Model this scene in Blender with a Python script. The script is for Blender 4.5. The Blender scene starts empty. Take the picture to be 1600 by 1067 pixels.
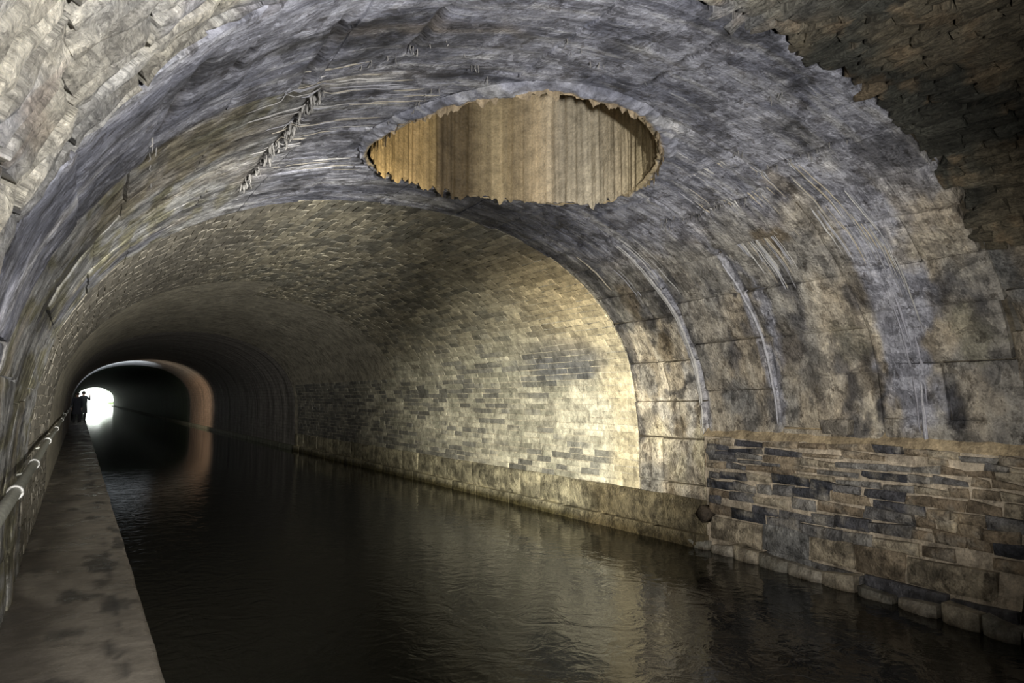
import bpy, bmesh, math, random
import numpy as np
from mathutils import Vector, Matrix

# ------------------------------------------------------------------ camera, world, lights, exposure
scene = bpy.context.scene
COL = scene.collection
FPX, CAM_H = 1080.0, 1.75            # focal length in pixels of a 1600 px frame, camera height over the water
VPX, VPY = 123.0, 622.0              # vanishing point of the tunnel axis in the photograph

def camera_axes():
    v = np.array([(VPX-800)/FPX, -(VPY-533.5)/FPX, 1.0]); v /= np.linalg.norm(v)
    psi = math.asin(-v[0]); th = math.asin(-v[1]/math.cos(psi))
    F = np.array([math.sin(psi)*math.cos(th), math.cos(psi)*math.cos(th), math.sin(th)])
    R = np.array([math.cos(psi), -math.sin(psi), 0.0])
    return R, np.cross(R, F), F
CR, CU, CF = camera_axes()
cam_data = bpy.data.cameras.new('camera')
cam = bpy.data.objects.new('camera', cam_data); COL.objects.link(cam)
cam_data.sensor_width = 36.0; cam_data.lens = FPX/1600*36.0
cam_data.clip_start = 0.05; cam_data.clip_end = 600
m = Matrix.Identity(4)
for i in range(3):
    m[i][0], m[i][1], m[i][2] = CR[i], CU[i], -CF[i]
m[2][3] = CAM_H
cam.matrix_world = m
scene.camera = cam

world = bpy.data.worlds.new('world'); scene.world = world; world.use_nodes = True
wn = world.node_tree.nodes; bg = wn['Background']
bg.inputs[0].default_value = (0.93, 1.0, 0.92, 1); bg.inputs[1].default_value = 2.2

vs = scene.view_settings
vs.view_transform = 'Standard'; vs.look = 'None'; vs.gamma = 1.0; vs.use_curve_mapping = False
vs.exposure = 0.35

def ray(px, py):
    return CF + CR*((px-800)/FPX) - CU*((py-533.5)/FPX)

def spot(name, loc, target, power, color, cone, blend, radius):
    l = bpy.data.lights.new(name, 'SPOT'); l.energy = power; l.color = color
    l.spot_size = math.radians(cone); l.spot_blend = blend; l.shadow_soft_size = radius
    o = bpy.data.objects.new(name, l); COL.objects.link(o); o.location = loc
    o.rotation_euler = (Vector(target)-Vector(loc)).to_track_quat('-Z', 'Y').to_euler()
    return o
def aim(px, py, dist, loc=None):
    d = ray(px, py); d = d/np.linalg.norm(d)
    return tuple(d*dist + np.array([0, 0, CAM_H]))
# torches of the light-painting photographer, held beside the tripod, added fill lights, and those by the people in the tunnel
spot('torch_on_vault', (0.9, -0.7, 1.5), aim(600, 190, 5.0), 1020, (1.0, 0.98, 0.97), 98, 1.0, 0.06)
spot('torch_on_wall', (0.45, -0.1, 1.45), aim(850, 665, 9.0), 8200, (1.0, 0.945, 0.79), 29, 1.0, 0.05)
spot('torch_on_side', (0.5, 0.0, 1.6), aim(1200, 560, 7.0), 1150, (1.0, 0.96, 0.91), 48, 1.0, 0.06)
spot('path_fill', (0.2, 0.6, 1.9), (-0.05, 5.5, 0.5), 330, (1.0, 0.95, 0.88), 55, 1.0, 0.05)  # fill light added to brighten the towpath
spot('tunnel_fill', (1.5, -0.6, 1.6), aim(330, 540, 10.0), 7500, (1.0, 0.97, 0.92), 36, 1.0, 0.05)  # fill light added to lift the dark middle of the tunnel
spot('far_torch_on_wall', (1.2, 41.5, 1.6), (6.4, 45.5, 1.9), 560, (1.0, 0.78, 0.58), 95, 1.0, 0.05)
spot('far_torch_on_vault', (3.2, 42.0, 1.5), (1.6, 48.5, 4.2), 2600, (0.85, 0.93, 1.0), 48, 0.7, 0.05)

# ------------------------------------------------------------------ noise and the tunnel's cross-section
def _h(ix, iy, iz, seed):
    h = (ix.astype(np.uint32)*np.uint32(374761393) + iy.astype(np.uint32)*np.uint32(668265263)
         + iz.astype(np.uint32)*np.uint32(2246822519) + np.uint32((seed*3266489917) & 0xffffffff))
    h = (h ^ (h >> np.uint32(13)))*np.uint32(1274126177)
    h = (h ^ (h >> np.uint32(16)))*np.uint32(2654435761)
    return ((h ^ (h >> np.uint32(15))) & np.uint32(0xffffff)).astype(np.float64)/float(0xffffff)
def vnoise(x, y, z=0.0, seed=0):
    x, y, z = np.broadcast_arrays(np.asarray(x, float), np.asarray(y, float), np.asarray(z, float))
    fx, fy, fz = np.floor(x), np.floor(y), np.floor(z)
    ix, iy, iz = fx.astype(np.int64), fy.astype(np.int64), fz.astype(np.int64)
    u, v, w = x-fx, y-fy, z-fz
    u = u*u*(3-2*u); v = v*v*(3-2*v); w = w*w*(3-2*w)
    r = 0
    for a in (0, 1):
        for b in (0, 1):
            for c in (0, 1):
                r = r + (u if a else 1-u)*(v if b else 1-v)*(w if c else 1-w)*_h(ix+a, iy+b, iz+c, seed)
    return r
def fbm(x, y, z=0.0, seed=0, octv=4, gain=0.5):
    r, amp, tot, f = 0.0, 1.0, 0.0, 1.0
    for o in range(octv):
        r = r + amp*vnoise(np.asarray(x)*f, np.asarray(y)*f, np.asarray(z)*f, seed+o*17); tot += amp; amp *= gain; f *= 2.03
    return r/tot
def sstep(a, b, x):
    t = np.clip((x-a)/(b-a), 0, 1); return t*t*(3-2*t)

XC = 3.0
HP = [(0, 3.89), (.75, 3.84), (1.35, 3.72), (1.83, 3.56), (2.22, 3.36), (2.63, 3.07), (2.92, 2.74), (3.06, 2.52),
      (3.21, 2.25), (3.33, 1.7), (3.36, 1.2), (3.36, .3), (3.36, -.7)]
_p = np.array([(-x, z) for x, z in HP[:0:-1]] + HP)
for _ in range(3):
    q = [_p[0]]
    for a, b in zip(_p[:-1], _p[1:]): q += [a*.75+b*.25, a*.25+b*.75]
    _p = np.array(q + [_p[-1]])
_sg = np.r_[0, np.cumsum(np.hypot(*np.diff(_p, axis=0).T))]
SS = np.linspace(0, _sg[-1], 900)
PX = np.interp(SS, _sg, _p[:, 0]) + XC; PZ = np.interp(SS, _sg, _p[:, 1])
SS = SS - _sg[-1]/2; SMAX = SS[-1]
_tx, _tz = np.gradient(PX), np.gradient(PZ); _tl = np.hypot(_tx, _tz)
NX, NZ = _tz/_tl, -_tx/_tl           # normal that points into the tunnel
def P(Y, s, off=0.0):
    "point on the lining: Y along the tunnel, s along the arch from the crown (right positive), off inwards"
    x = np.interp(s, SS, PX); z = np.interp(s, SS, PZ); nx = np.interp(s, SS, NX); nz = np.interp(s, SS, NZ)
    return np.stack(np.broadcast_arrays(x+nx*off, np.asarray(Y, float)+0*x, z+nz*off), -1)
def s_of_z(z, side=1):
    k = SS > 0
    return side*float(np.interp(-z, -PZ[k], SS[k]))
_ang = np.arctan2(PX, PZ-CAM_H)
def unproject(px, py):
    "photo pixel -> (Y, s) on the lining"
    d = ray(px, py); a = math.atan2(d[0], d[2])
    da = (_ang-a+math.pi) % (2*math.pi)-math.pi
    i = np.where((da[:-1]*da[1:] <= 0) & (abs(da[:-1]) < .5))[0][0]
    w = da[i]/(da[i]-da[i+1]+1e-12)
    s = SS[i]+w*(SS[i+1]-SS[i])
    r = math.hypot(np.interp(s, SS, PX), np.interp(s, SS, PZ)-CAM_H)/math.hypot(d[0], d[2])
    return d[1]*r, s
SHX, SHY, SHR = 3.08, 4.85, 1.19     # ventilation shaft
Y_C, Y_A, Y_M, Y_D, Y_B = 2.5, 3.65, 4.75, 5.75, 7.0   # joints between the stone rings

# ------------------------------------------------------------------ stone colours (albedo) on the lining
TAN = np.array([.40, .345, .26]); TANL = np.array([.53, .475, .375]); LAV = np.array([.38, .385, .43]); LAVD = np.array([.15, .155, .185])
WHITE = np.array([.66, .65, .62]); DARK = np.array([.045, .045, .05]); BROWN = np.array([.14, .105, .06]); OLIVE = np.array([.20, .19, .13])
GREY = np.array([.24, .24, .23]); CREAM = np.array([.60, .54, .38])
def mix(c, d, w):
    w = np.clip(np.asarray(w), 0, 1)[..., None]
    return c*(1-w)+d*w
# stains and calcite crusts seen in the photograph: pixel, half sizes in metres (along tunnel, along arch), colour, strength
STAINS = [
 (770, 335, .45, .70, DARK, .75), (860, 350, .35, .55, LAVD, .7), (640, 308, .30, .45, WHITE, .5), (940, 440, .22, .45, DARK, .6),
 (905, 400, .20, .40, LAVD, .6), (1000, 340, .45, .5, LAV, .7), (1110, 230, .3, .55, LAV, .55), (560, 270, .45, .35, LAV, .6),
 (640, 70, .22, .5, DARK, .6), (700, 40, .1, .6, BROWN, .65), (490, 60, .1, .3, DARK, .7), (590, 50, .25, .25, DARK, .5), (1240, 195, .16, .22, DARK, .6),
 (990, 100, .2, .35, LAVD, .5), (850, 80, .3, .4, LAV, .5), (760, 20, .2, .5, LAVD, .6), (1090, 90, .2, .3, LAV, .7), (1150, 130, .2, .3, LAV, .6), (1170, 40, .2, .3, DARK, .75), (290, 125, .12, .4, DARK, .75), (240, 200, .25, .3, LAVD, .6),
 (60, 320, .3, .25, LAVD, .85), (150, 300, .2, .35, DARK, .5), (1490, 640, .10, .17, DARK, .95), (1475, 610, .12, .2, DARK, .6), (1440, 470, .28, .30, DARK, .72),
 (1520, 520, .2, .25, OLIVE, .6), (1530, 620, .16, .2, TAN, .5), (1370, 600, .10, .32, DARK, .62), (1385, 650, .05, .22, DARK, .9), (1360, 660, .05, .12, DARK, .8), (1275, 600, .07, .28, DARK, .5), (1265, 620, .04, .10, DARK, .8),
 (1420, 560, .26, .80, LAV*.92, 1.0), (1405, 430, .26, .60, LAV*.92, 1.0), (1340, 320, .30, .6, LAV*.95, .95), (1216, 600, .06, .5, LAV, .8), (1195, 480, .08, .6, LAV, .8), (1240, 560, .15, .5, BROWN, .35),
 (1150, 620, .25, .30, GREY, .7), (1120, 520, .2, .35, TANL, .5), (1080, 620, .10, .5, WHITE, .45), (1040, 540, .18, .16, BROWN, .7), (1060, 600, .4, .05, DARK, .8),
 (1010, 590, .18, .22, GREY, .6), (1040, 640, .25, .2, WHITE, .35), (1030, 690, .3, .25, CREAM, .5), (1010, 500, .2, .2, DARK, .45), (985, 470, .16, .3, BROWN, .6),
 (1100, 720, .10, .5, CREAM, .8), (1060, 740, .2, .25, CREAM, .5), (1065, 665, .12, .2, BROWN, .6), (1055, 800, .3, .18, BROWN, .7),
 (1210, 370, .16, .22, BROWN, .8), (1215, 395, .08, .08, BROWN, .9), (1148, 467, .06, .06, DARK, .9), (1225, 280, .22, .25, TAN, .6), (1280, 340, .3, .3, TANL, .5),
 (1120, 790, .3, .1, DARK, .5), (1450, 380, .3, .2, TANL, .6), (1490, 330, .3, .15, TAN, .7), (1330, 540, .2, .25, OLIVE, .4),
 (110, 470, .25, .35, LAVD, .85), (190, 400, .25, .5, LAVD, .8), (310, 350, .22, .6, LAVD, .75), (450, 320, .2, .5, LAVD, .7),
 (440, 200, .08, .45, DARK, .7), (420, 230, .10, .3, DARK, .6), (330, 210, .25, .35, OLIVE, .4), (200, 300, .3, .5, TAN, .35),
]
_ST = [(unproject(a, b), ry, rs, c, w) for a, b, ry, rs, c, w in STAINS]
def stains(c, Y, s):
    wy = Y + .20*(fbm(Y*5, s*5, 3, 91)-.5); ws = s + .45*(fbm(Y*6, s*2.6, 7, 92)-.5)
    br = fbm(Y*9, s*5, 5, 93, 5)
    for (y0, s0), ry, rs, col, w in _ST:
        d = np.sqrt(((wy-y0)/ry)**2+((ws-s0)/rs)**2)
        k = sstep(1.15, .55, d+(br-.5)*1.1)
        c = mix(c, col, k*w)
    return c
CRACKS = []
for (xa, ya, xb, yb, w) in [(500, 145, 380, 290, .035), (315, 95, 258, 190, .03), (545, 25, 440, 165, .02), (700, 10, 640, 75, .03), (1330, 212, 1190, 268, .014), (1180, 305, 1040, 352, .014), (1120, 60, 1010, 130, .014), (395, 60, 345, 130, .014)]:
    a, b = unproject(xa, ya), unproject(xb, yb)
    CRACKS.append((a[0], a[1], b[0], b[1], w))
def cracks(Y, s):
    "0..1 along the open joints between the stones"
    r = np.zeros(np.shape(Y))
    wob = .05*(fbm(Y*5, s*0, 0, 55, 3)-.5)
    for ya, sa, yb, sb, w in CRACKS:
        t = (Y-ya)/(yb-ya); sc = sa+(sb-sa)*np.clip(t, 0, 1)+wob
        r = np.maximum(r, np.exp(-((s-sc)/w)**2)*sstep(-.15, .05, t)*sstep(1.15, .95, t))
    return r
def bands(c, Y, s):
    "grey calcite films that run down the joints of the rings"
    n = fbm(Y*8, s*2, 0, 57, 4)
    for yc, hw, s0, s1, col, w in [(3.34, .17, .8, 4.55, LAV*.95, .9), (4.78, .06, 2.0, 4.6, LAV*1.05, .7), (5.80, .07, 1.9, 4.7, LAV*1.15, .75), (5.45, .12, 2.6, 4.2, TANL, .4), (6.85, .12, 1.2, 4.0, DARK*1.5, .7)]:
        d = np.abs(Y-yc+.10*(n-.5)+.04*np.sin(s*3))/hw
        c = mix(c, col*(.75+.5*fbm(Y*30, s*3, 0, 58, 3))[..., None], w*sstep(1.1, .75, d)*sstep(s0-.4, s0+.3, s)*sstep(s1+.1, s1-.1, s))
    return c
def albedo_ring(Y, s):
    n1 = fbm(Y*1.6, s*1.1, 0, 1); n2 = fbm(Y*7, s*2.2, 0, 2, 5); st = fbm(Y*16, s*1.3, 0, 3, 4); fl = fbm(Y*2.2, s*9, 0, 4, 4)
    base = mix(np.broadcast_to(TAN, Y.shape+(3,)), TANL, sstep(.4, .65, n2))
    base = mix(base, GREY, .7*sstep(.45, .62, n1))
    grey = mix(np.broadcast_to(LAVD*1.3, Y.shape+(3,)), LAV, sstep(.36, .6, n2))
    grey = mix(grey, WHITE*.85, .55*sstep(.56, .72, st))
    # calcite grey over the crown and the first left ring, bare tan stone down the right side
    w = sstep(3.0, 1.7, s+(n1-.5)*1.6)*sstep(-3.2, -1.8, s+(n1-.5)*1.2 - 1.6*sstep(4.2, 3.4, Y))
    w = np.maximum(w, sstep(3.85, 3.55, Y)*sstep(1.5, .4, s))
    c = mix(base, grey, w)
    c = mix(c, LAVD*1.25, .65*sstep(3.75, 3.6, Y)*sstep(-1.2, -2.4, s)*sstep(.7, .45, n2))
    left = sstep(-1.5, -2.4, s)*sstep(3.6, 3.75, Y)
    lc = mix(np.broadcast_to(OLIVE, Y.shape+(3,)), GREY*1.25, sstep(.42, .6, fl)); lc = mix(lc, TAN*.9, .5*sstep(.5, .65, n1))
    lc = mix(lc, WHITE*.7, .4*sstep(.6, .72, st))
    c = mix(c, lc, left)
    c = mix(c, DARK*1.6, .75*sstep(.60, .74, fbm(Y*3.3, s*2.1, 9, 6, 5)))
    c = stains(c, Y, s)
    c = bands(c, Y, s)
    c = mix(c, np.array([.05, .045, .04]), .85*cracks(Y, s))
    return c*(.82+.36*fbm(Y*22, s*14, 0, 8, 3))[..., None]
def albedo_near(Y, s):
    n = fbm(Y*2.5, s*2.5, 0, 11); n2 = fbm(Y*9, s*6, 0, 12, 4)
    c = mix(np.broadcast_to(np.array([.44, .43, .40]), Y.shape+(3,)), np.array([.60, .56, .46]), sstep(.42, .62, n))
    c = mix(c, LAV*.9, .8*sstep(.52, .66, fbm(Y*3, s*3, 4, 13)))
    c = mix(c, np.array([.36, .25, .16]), .4*sstep(.68, .78, fbm(Y*5, s*5, 6, 14)))
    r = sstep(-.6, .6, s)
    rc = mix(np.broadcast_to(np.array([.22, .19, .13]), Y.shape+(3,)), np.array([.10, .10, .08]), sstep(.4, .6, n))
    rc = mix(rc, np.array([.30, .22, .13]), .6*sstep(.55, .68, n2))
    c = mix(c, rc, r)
    return c*(.75+.5*n2)[..., None]
def albedo_brick(Y, s, rnd):
    n = fbm(Y*.5, s*.8, 0, 21); n2 = fbm(Y*2.2, s*2.2, 0, 22, 4)
    c = mix(np.broadcast_to(np.array([.36, .35, .275]), Y.shape+(3,)), np.array([.55, .52, .41]), sstep(.3, .75, rnd))
    c = mix(c, np.array([.66, .63, .50]), .8*sstep(.5, .66, n2)*sstep(3.0, 4.2, s))
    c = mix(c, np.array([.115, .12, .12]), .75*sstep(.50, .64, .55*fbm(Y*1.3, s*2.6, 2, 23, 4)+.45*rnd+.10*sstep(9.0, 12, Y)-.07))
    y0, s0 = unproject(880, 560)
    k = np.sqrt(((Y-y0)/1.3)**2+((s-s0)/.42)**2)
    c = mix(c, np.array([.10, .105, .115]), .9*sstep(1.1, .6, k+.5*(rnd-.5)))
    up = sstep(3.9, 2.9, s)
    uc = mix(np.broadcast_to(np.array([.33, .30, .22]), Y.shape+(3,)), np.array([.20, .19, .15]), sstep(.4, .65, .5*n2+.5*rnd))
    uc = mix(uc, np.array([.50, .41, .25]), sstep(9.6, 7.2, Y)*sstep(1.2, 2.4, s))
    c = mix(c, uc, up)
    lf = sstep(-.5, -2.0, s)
    c = mix(c, np.array([.19, .175, .14])*(0.7+.6*n2)[..., None], lf)  # left bricks darkened: weaker light on that side put into the colour
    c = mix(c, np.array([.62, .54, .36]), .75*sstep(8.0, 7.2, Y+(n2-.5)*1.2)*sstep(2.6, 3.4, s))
    c = c*(.68+.64*vnoise(rnd*997.0, rnd*313.0, 0, 29))[..., None]
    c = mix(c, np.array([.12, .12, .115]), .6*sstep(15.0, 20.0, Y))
    return c

# ------------------------------------------------------------------ mesh helpers
class MB:
    "collects vertices, faces and colours of ONE mesh object"
    def __init__(s): s.v, s.f, s.c, s.n = [], [], [], 0
    def add(s, v, f, c):
        v = np.asarray(v, float).reshape(-1, 3)
        c = np.asarray(c, float)
        if c.ndim == 1: c = np.broadcast_to(c, v.shape)
        s.v.append(v); s.c.append(c.reshape(-1, 3)); s.f += [tuple(i+s.n for i in t) for t in f]; s.n += len(v)
    def build(s, name, mat, parent=None, smooth=True):
        me = bpy.data.meshes.new(name)
        v = np.concatenate(s.v); c = np.concatenate(s.c)
        me.from_pydata(v.tolist(), [], s.f)
        at = me.color_attributes.new('Col', 'FLOAT_COLOR', 'POINT')
        at.data.foreach_set('color', np.c_[np.clip(c, 0, 1), np.ones(len(c))].astype(np.float32).ravel())
        if smooth: me.polygons.foreach_set('use_smooth', [True]*len(me.polygons))
        me.materials.append(mat)
        o = bpy.data.objects.new(name, me); COL.objects.link(o)
        if parent: o.parent = parent
        return o
def tag(o, label=None, cat=None, group=None, kind=None):
    if label: o['label'] = label
    if cat: o['category'] = cat
    if group: o['group'] = group
    if kind: o['kind'] = kind
    return o
def empty(name, loc=(0, 0, 0), rz=0):
    o = bpy.data.objects.new(name, None); COL.objects.link(o); o.location = loc; o.rotation_euler.z = rz
    o.empty_display_size = .2
    return o
def grid_faces(n, k, flip=False):
    f = []
    for i in range(n-1):
        for j in range(k-1):
            a, b, c, d = i*k+j, i*k+j+1, (i+1)*k+j+1, (i+1)*k+j
            f.append((a, d, c, b) if flip else (a, b, c, d))
    return f

def block(mb, y0, y1, s0, s1, colfn, ny, ns, off=0.0, depth=.07, rnd=.012, dispfn=None, jit=0.0, hole=False, rng=random, tilt=0.0, mapfn=P):
    "a stone of the lining: face grid with rounded arrises and four sides that run back into the mortar"
    u = np.linspace(0, 1, ny); v = np.linspace(0, 1, ns)
    U, V = np.meshgrid(u, v, indexing='ij')
    j = [[rng.uniform(-jit, jit) for _ in range(2)] for _ in range(4)]
    Y = y0+(y1-y0)*U; S = s0+(s1-s0)*V
    for (k, (a, b)) in zip(range(4), ((1-U, 1-V), (U, 1-V), (U, V), (1-U, V)) if False else (((1-U), (1-V)), (U, (1-V)), (U, V), ((1-U), V))):
        Y = Y + j[k][0]*a*b; S = S + j[k][1]*a*b
    dY = np.minimum(U, 1-U)*abs(y1-y0); dS = np.minimum(V, 1-V)*abs(s1-s0)
    dd = np.minimum(dY, dS)
    D = off - rnd*np.clip(1-dd/(2.2*rnd+1e-6), 0, 1)**2
    D = D + tilt*rng.uniform(-1, 1)*(U-.5) + tilt*rng.uniform(-1, 1)*(V-.5)
    if dispfn is not None: D = D + dispfn(Y, S)
    if hole:
        pts = P(Y, S, 0)
        r = np.hypot(pts[..., 0]-SHX, pts[..., 1]-SHY)
        ins = r < SHR+.09
        if ins.all(): return False
        if ins.any():
            # move the vertices inside the shaft mouth out to its edge
            k = np.where(ins, (SHR+.09)/np.maximum(r, 1e-3), 1.0)
            nx = SHX+(pts[..., 0]-SHX)*k; ny_ = SHY+(pts[..., 1]-SHY)*k
            Y = np.where(ins, ny_, Y)
            kk = np.argsort(PX[(SS > -3) & (SS < 3)]); xs = PX[(SS > -3) & (SS < 3)][kk]; sv = SS[(SS > -3) & (SS < 3)][kk]
            S = np.where(ins, np.interp(nx, xs, sv), S)
    else: ins = None
    top = mapfn(Y, S, D).reshape(-1, 3); c = colfn(Y, S).reshape(-1, 3)
    f = grid_faces(ny, ns)
    if ins is not None and ins.any():
        fl = ins.ravel(); f = [t for t in f if not all(fl[i] for i in t)]
    mb.add(top, f, c)
    ring = [i*ns for i in range(ny)] + [(ny-1)*ns+jx for jx in range(1, ns)] + [i*ns+ns-1 for i in range(ny-2, -1, -1)] + [jx for jx in range(ns-2, 0, -1)]
    back = mapfn(Y.ravel()[ring], S.ravel()[ring], D.ravel()[ring]-depth)
    n = len(ring)
    fr = top[ring]
    fs = [(i, i+n, (i+1) % n+n, (i+1) % n) for i in range(n)]
    mb.add(np.concatenate([fr, back]), fs, np.concatenate([c[ring], c[ring]]))
    return True

def strip(mb, ys, ss, off, colfn, hole=False):
    "a piece of the mortar bed behind the stones"
    Y, S = np.meshgrid(ys, ss, indexing='ij')
    pts = P(Y, S, off)
    f = grid_faces(len(ys), len(ss))
    if hole:
        r = np.hypot(pts[..., 0]-SHX, pts[..., 1]-SHY).ravel()
        f = [t for t in f if not all(r[i] < SHR+.12 for i in t)]
    mb.add(pts, f, colfn(Y, S))

# ------------------------------------------------------------------ materials
def new_mat(name):
    mt = bpy.data.materials.new(name); mt.use_nodes = True
    nt = mt.node_tree; nt.nodes.clear()
    out = nt.nodes.new('ShaderNodeOutputMaterial'); b = nt.nodes.new('ShaderNodeBsdfPrincipled')
    nt.links.new(b.outputs[0], out.inputs[0])
    return mt, nt, b
def nd(nt, t, **kw):
    n = nt.nodes.new(t)
    for k, v in kw.items():
        if k.startswith('i_'): n.inputs[k[2:].replace('_', ' ')].default_value = v
        else: setattr(n, k, v)
    return n
def math_node(nt, op, a, b=None):
    n = nt.nodes.new('ShaderNodeMath'); n.operation = op
    for i, x in enumerate((a, b)):
        if x is None: continue
        if isinstance(x, (int, float)): n.inputs[i].default_value = x
        else: nt.links.new(x, n.inputs[i])
    return n.outputs[0]
def unrolled(nt):
    g = nd(nt, 'ShaderNodeNewGeometry'); sp = nd(nt, 'ShaderNodeSeparateXYZ'); nt.links.new(g.outputs['Position'], sp.inputs[0])
    a = math_node(nt, 'ARCTAN2', math_node(nt, 'SUBTRACT', sp.outputs[0], XC), math_node(nt, 'SUBTRACT', sp.outputs[2], 0.9))
    cb = nd(nt, 'ShaderNodeCombineXYZ')
    nt.links.new(sp.outputs[1], cb.inputs[0]); nt.links.new(math_node(nt, 'MULTIPLY', a, 3.0), cb.inputs[1])
    return cb.outputs[0], g.outputs['Position']
def scaled(nt, vec, s):
    n = nd(nt, 'ShaderNodeVectorMath', operation='MULTIPLY'); nt.links.new(vec, n.inputs[0]); n.inputs[1].default_value = s
    return n.outputs[0]
def noise(nt, vec, scale, detail=6, rough=.6, dist=0.0):
    n = nd(nt, 'ShaderNodeTexNoise'); n.inputs['Scale'].default_value = scale; n.inputs['Detail'].default_value = detail
    n.inputs['Roughness'].default_value = rough; n.inputs['Distortion'].default_value = dist
    nt.links.new(vec, n.inputs['Vector']); return n.outputs[0]
def ramp(nt, fac, stops):
    r = nd(nt, 'ShaderNodeValToRGB'); e = r.color_ramp.elements
    e[0].position, e[0].color = stops[0][0], (*stops[0][1], 1); e[1].position, e[1].color = stops[-1][0], (*stops[-1][1], 1)
    for p, c in stops[1:-1]:
        x = e.new(p); x.color = (*c, 1)
    nt.links.new(fac, r.inputs[0]); return r.outputs[0]
def mixc(nt, a, b, fac, mode='MIX'):
    n = nd(nt, 'ShaderNodeMix', data_type='RGBA', blend_type=mode)
    n.inputs[0].default_value = fac if isinstance(fac, float) else 0.5
    if not isinstance(fac, float): nt.links.new(fac, n.inputs[0])
    for k, x in ((6, a), (7, b)):
        if isinstance(x, tuple): n.inputs[k].default_value = (*x, 1)
        else: nt.links.new(x, n.inputs[k])
    return n.outputs[2]
def masonry(name, var=.55, bump=.5, bdist=.02, streak=0.0, flow=(10, 1.2, 1), rough=(.45, .8), white=0.0, pits=0.5, flake=0.0, fscale=(5, 22, 1), crust=.5):
    mt, nt, b = new_mat(name)
    un, pos = unrolled(nt)
    at = nd(nt, 'ShaderNodeAttribute', attribute_name='Col')
    n1 = noise(nt, pos, 9, 10, .68); n2 = noise(nt, pos, 55, 6, .7); n3 = noise(nt, pos, 2.4, 5, .6)
    stn = noise(nt, scaled(nt, un, flow), 3.0, 8, .65, .6)
    flk = noise(nt, scaled(nt, un, fscale), 1.6, 9, .68, 1.2)
    lo = 1-var
    c = mixc(nt, at.outputs[0], ramp(nt, n1, [(.3, (lo, lo, lo)), (.5, (1, 1, 1)), (.72, (1+var*.8,)*3)]), 1.0, 'MULTIPLY')
    c = mixc(nt, c, ramp(nt, n2, [(.3, (.62, .62, .62)), (.7, (1.3, 1.3, 1.3))]), .8, 'MULTIPLY')
    cr = noise(nt, pos, 3.6, 14, .74, .5); cr2 = noise(nt, scaled(nt, pos, (1.1, 1.1, .7)), 7.5, 12, .72, .3)
    c = mixc(nt, c, ramp(nt, cr, [(.455, (.42, .42, .43)), (.485, (1, 1, 1)), (.56, (1, 1, 1)), (.60, (1.35, 1.33, 1.28))]), crust, 'MULTIPLY')
    c = mixc(nt, c, ramp(nt, cr2, [(.40, (.40, .38, .36)), (.44, (1, 1, 1)), (.60, (1, 1, 1)), (.63, (1.4, 1.38, 1.33))]), crust, 'MULTIPLY')
    if streak > 0:
        sz = nd(nt, 'ShaderNodeSeparateXYZ'); nt.links.new(pos, sz.inputs[0])
        vm = nd(nt, 'ShaderNodeMapRange'); nt.links.new(sz.outputs[2], vm.inputs[0]); vm.inputs[1].default_value = 2.1; vm.inputs[2].default_value = 3.3; vm.inputs[3].default_value = .25; vm.inputs[4].default_value = 1.0
        stn = math_node(nt, 'ADD', math_node(nt, 'MULTIPLY', math_node(nt, 'SUBTRACT', stn, .5), vm.outputs[0]), .5)
        c = mixc(nt, c, ramp(nt, stn, [(.32, (.45, .45, .47)), (.5, (1, 1, 1)), (.68, (1.5, 1.5, 1.48))]), streak, 'MULTIPLY')
    if flake > 0:
        c = mixc(nt, c, ramp(nt, flk, [(.36, (.35, .35, .36)), (.5, (1, 1, 1)), (.66, (1.4, 1.38, 1.34))]), flake, 'MULTIPLY')
    if white > 0:
        w = math_node(nt, 'MULTIPLY', ramp(nt, stn, [(.60, (0, 0, 0)), (.70, (1, 1, 1))]), ramp(nt, n3, [(.45, (0, 0, 0)), (.6, (white,)*3)]))
        c = mixc(nt, c, (.70, .69, .64), w)
    nt.links.new(c, b.inputs['Base Color'])
    nt.links.new(ramp(nt, n3, [(.35, (rough[0],)*3), (.65, (rough[1],)*3)]), b.inputs['Roughness'])
    b.inputs['Specular IOR Level'].default_value = .35
    h = math_node(nt, 'ADD', math_node(nt, 'MULTIPLY', n1, 1.0), math_node(nt, 'MULTIPLY', n2, .28))
    h = math_node(nt, 'ADD', h, math_node(nt, 'MULTIPLY', stn, .9*(streak+.15)))
    h = math_node(nt, 'ADD', h, math_node(nt, 'MULTIPLY', cr2, .9*crust))
    h = math_node(nt, 'ADD', h, math_node(nt, 'MULTIPLY', flk, 1.6*flake))
    if pits > 0:
        vo = nd(nt, 'ShaderNodeTexVoronoi'); vo.inputs['Scale'].default_value = 38; nt.links.new(pos, vo.inputs['Vector'])
        h = math_node(nt, 'ADD', h, math_node(nt, 'MULTIPLY', vo.outputs[0], .5*pits))
    bp = nd(nt, 'ShaderNodeBump'); bp.inputs['Strength'].default_value = bump; bp.inputs['Distance'].default_value = bdist
    nt.links.new(h, bp.inputs['Height']); nt.links.new(bp.outputs[0], b.inputs['Normal'])
    return mt
M_RING = masonry('calcite_stone', .55, .9, .030, .7, (9, 1.0, 1), (.38, .75), .55, .5, crust=.8)
M_NEAR = masonry('flaky_brick', .45, .95, .045, .1, rough=(.5, .85), pits=.4, flake=.75, fscale=(8, 24, 1), crust=.35)
M_BRICK = masonry('pale_brick', .5, .6, .02, .12, rough=(.6, .9), crust=.38)
M_MORTAR = masonry('lime_mortar', .5, .8, .02, .2)
M_SHAFT = masonry('shaft_flowstone', .35, .7, .03, 0.0, rough=(.4, .7), pits=.3, crust=.15)
M_PIER = masonry('rubble_stone', .65, 1.0, .03, .1, rough=(.35, .75), crust=.7)
M_KERB = masonry('wet_kerb_stone', .5, .8, .03, .1, rough=(.3, .6))
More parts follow.
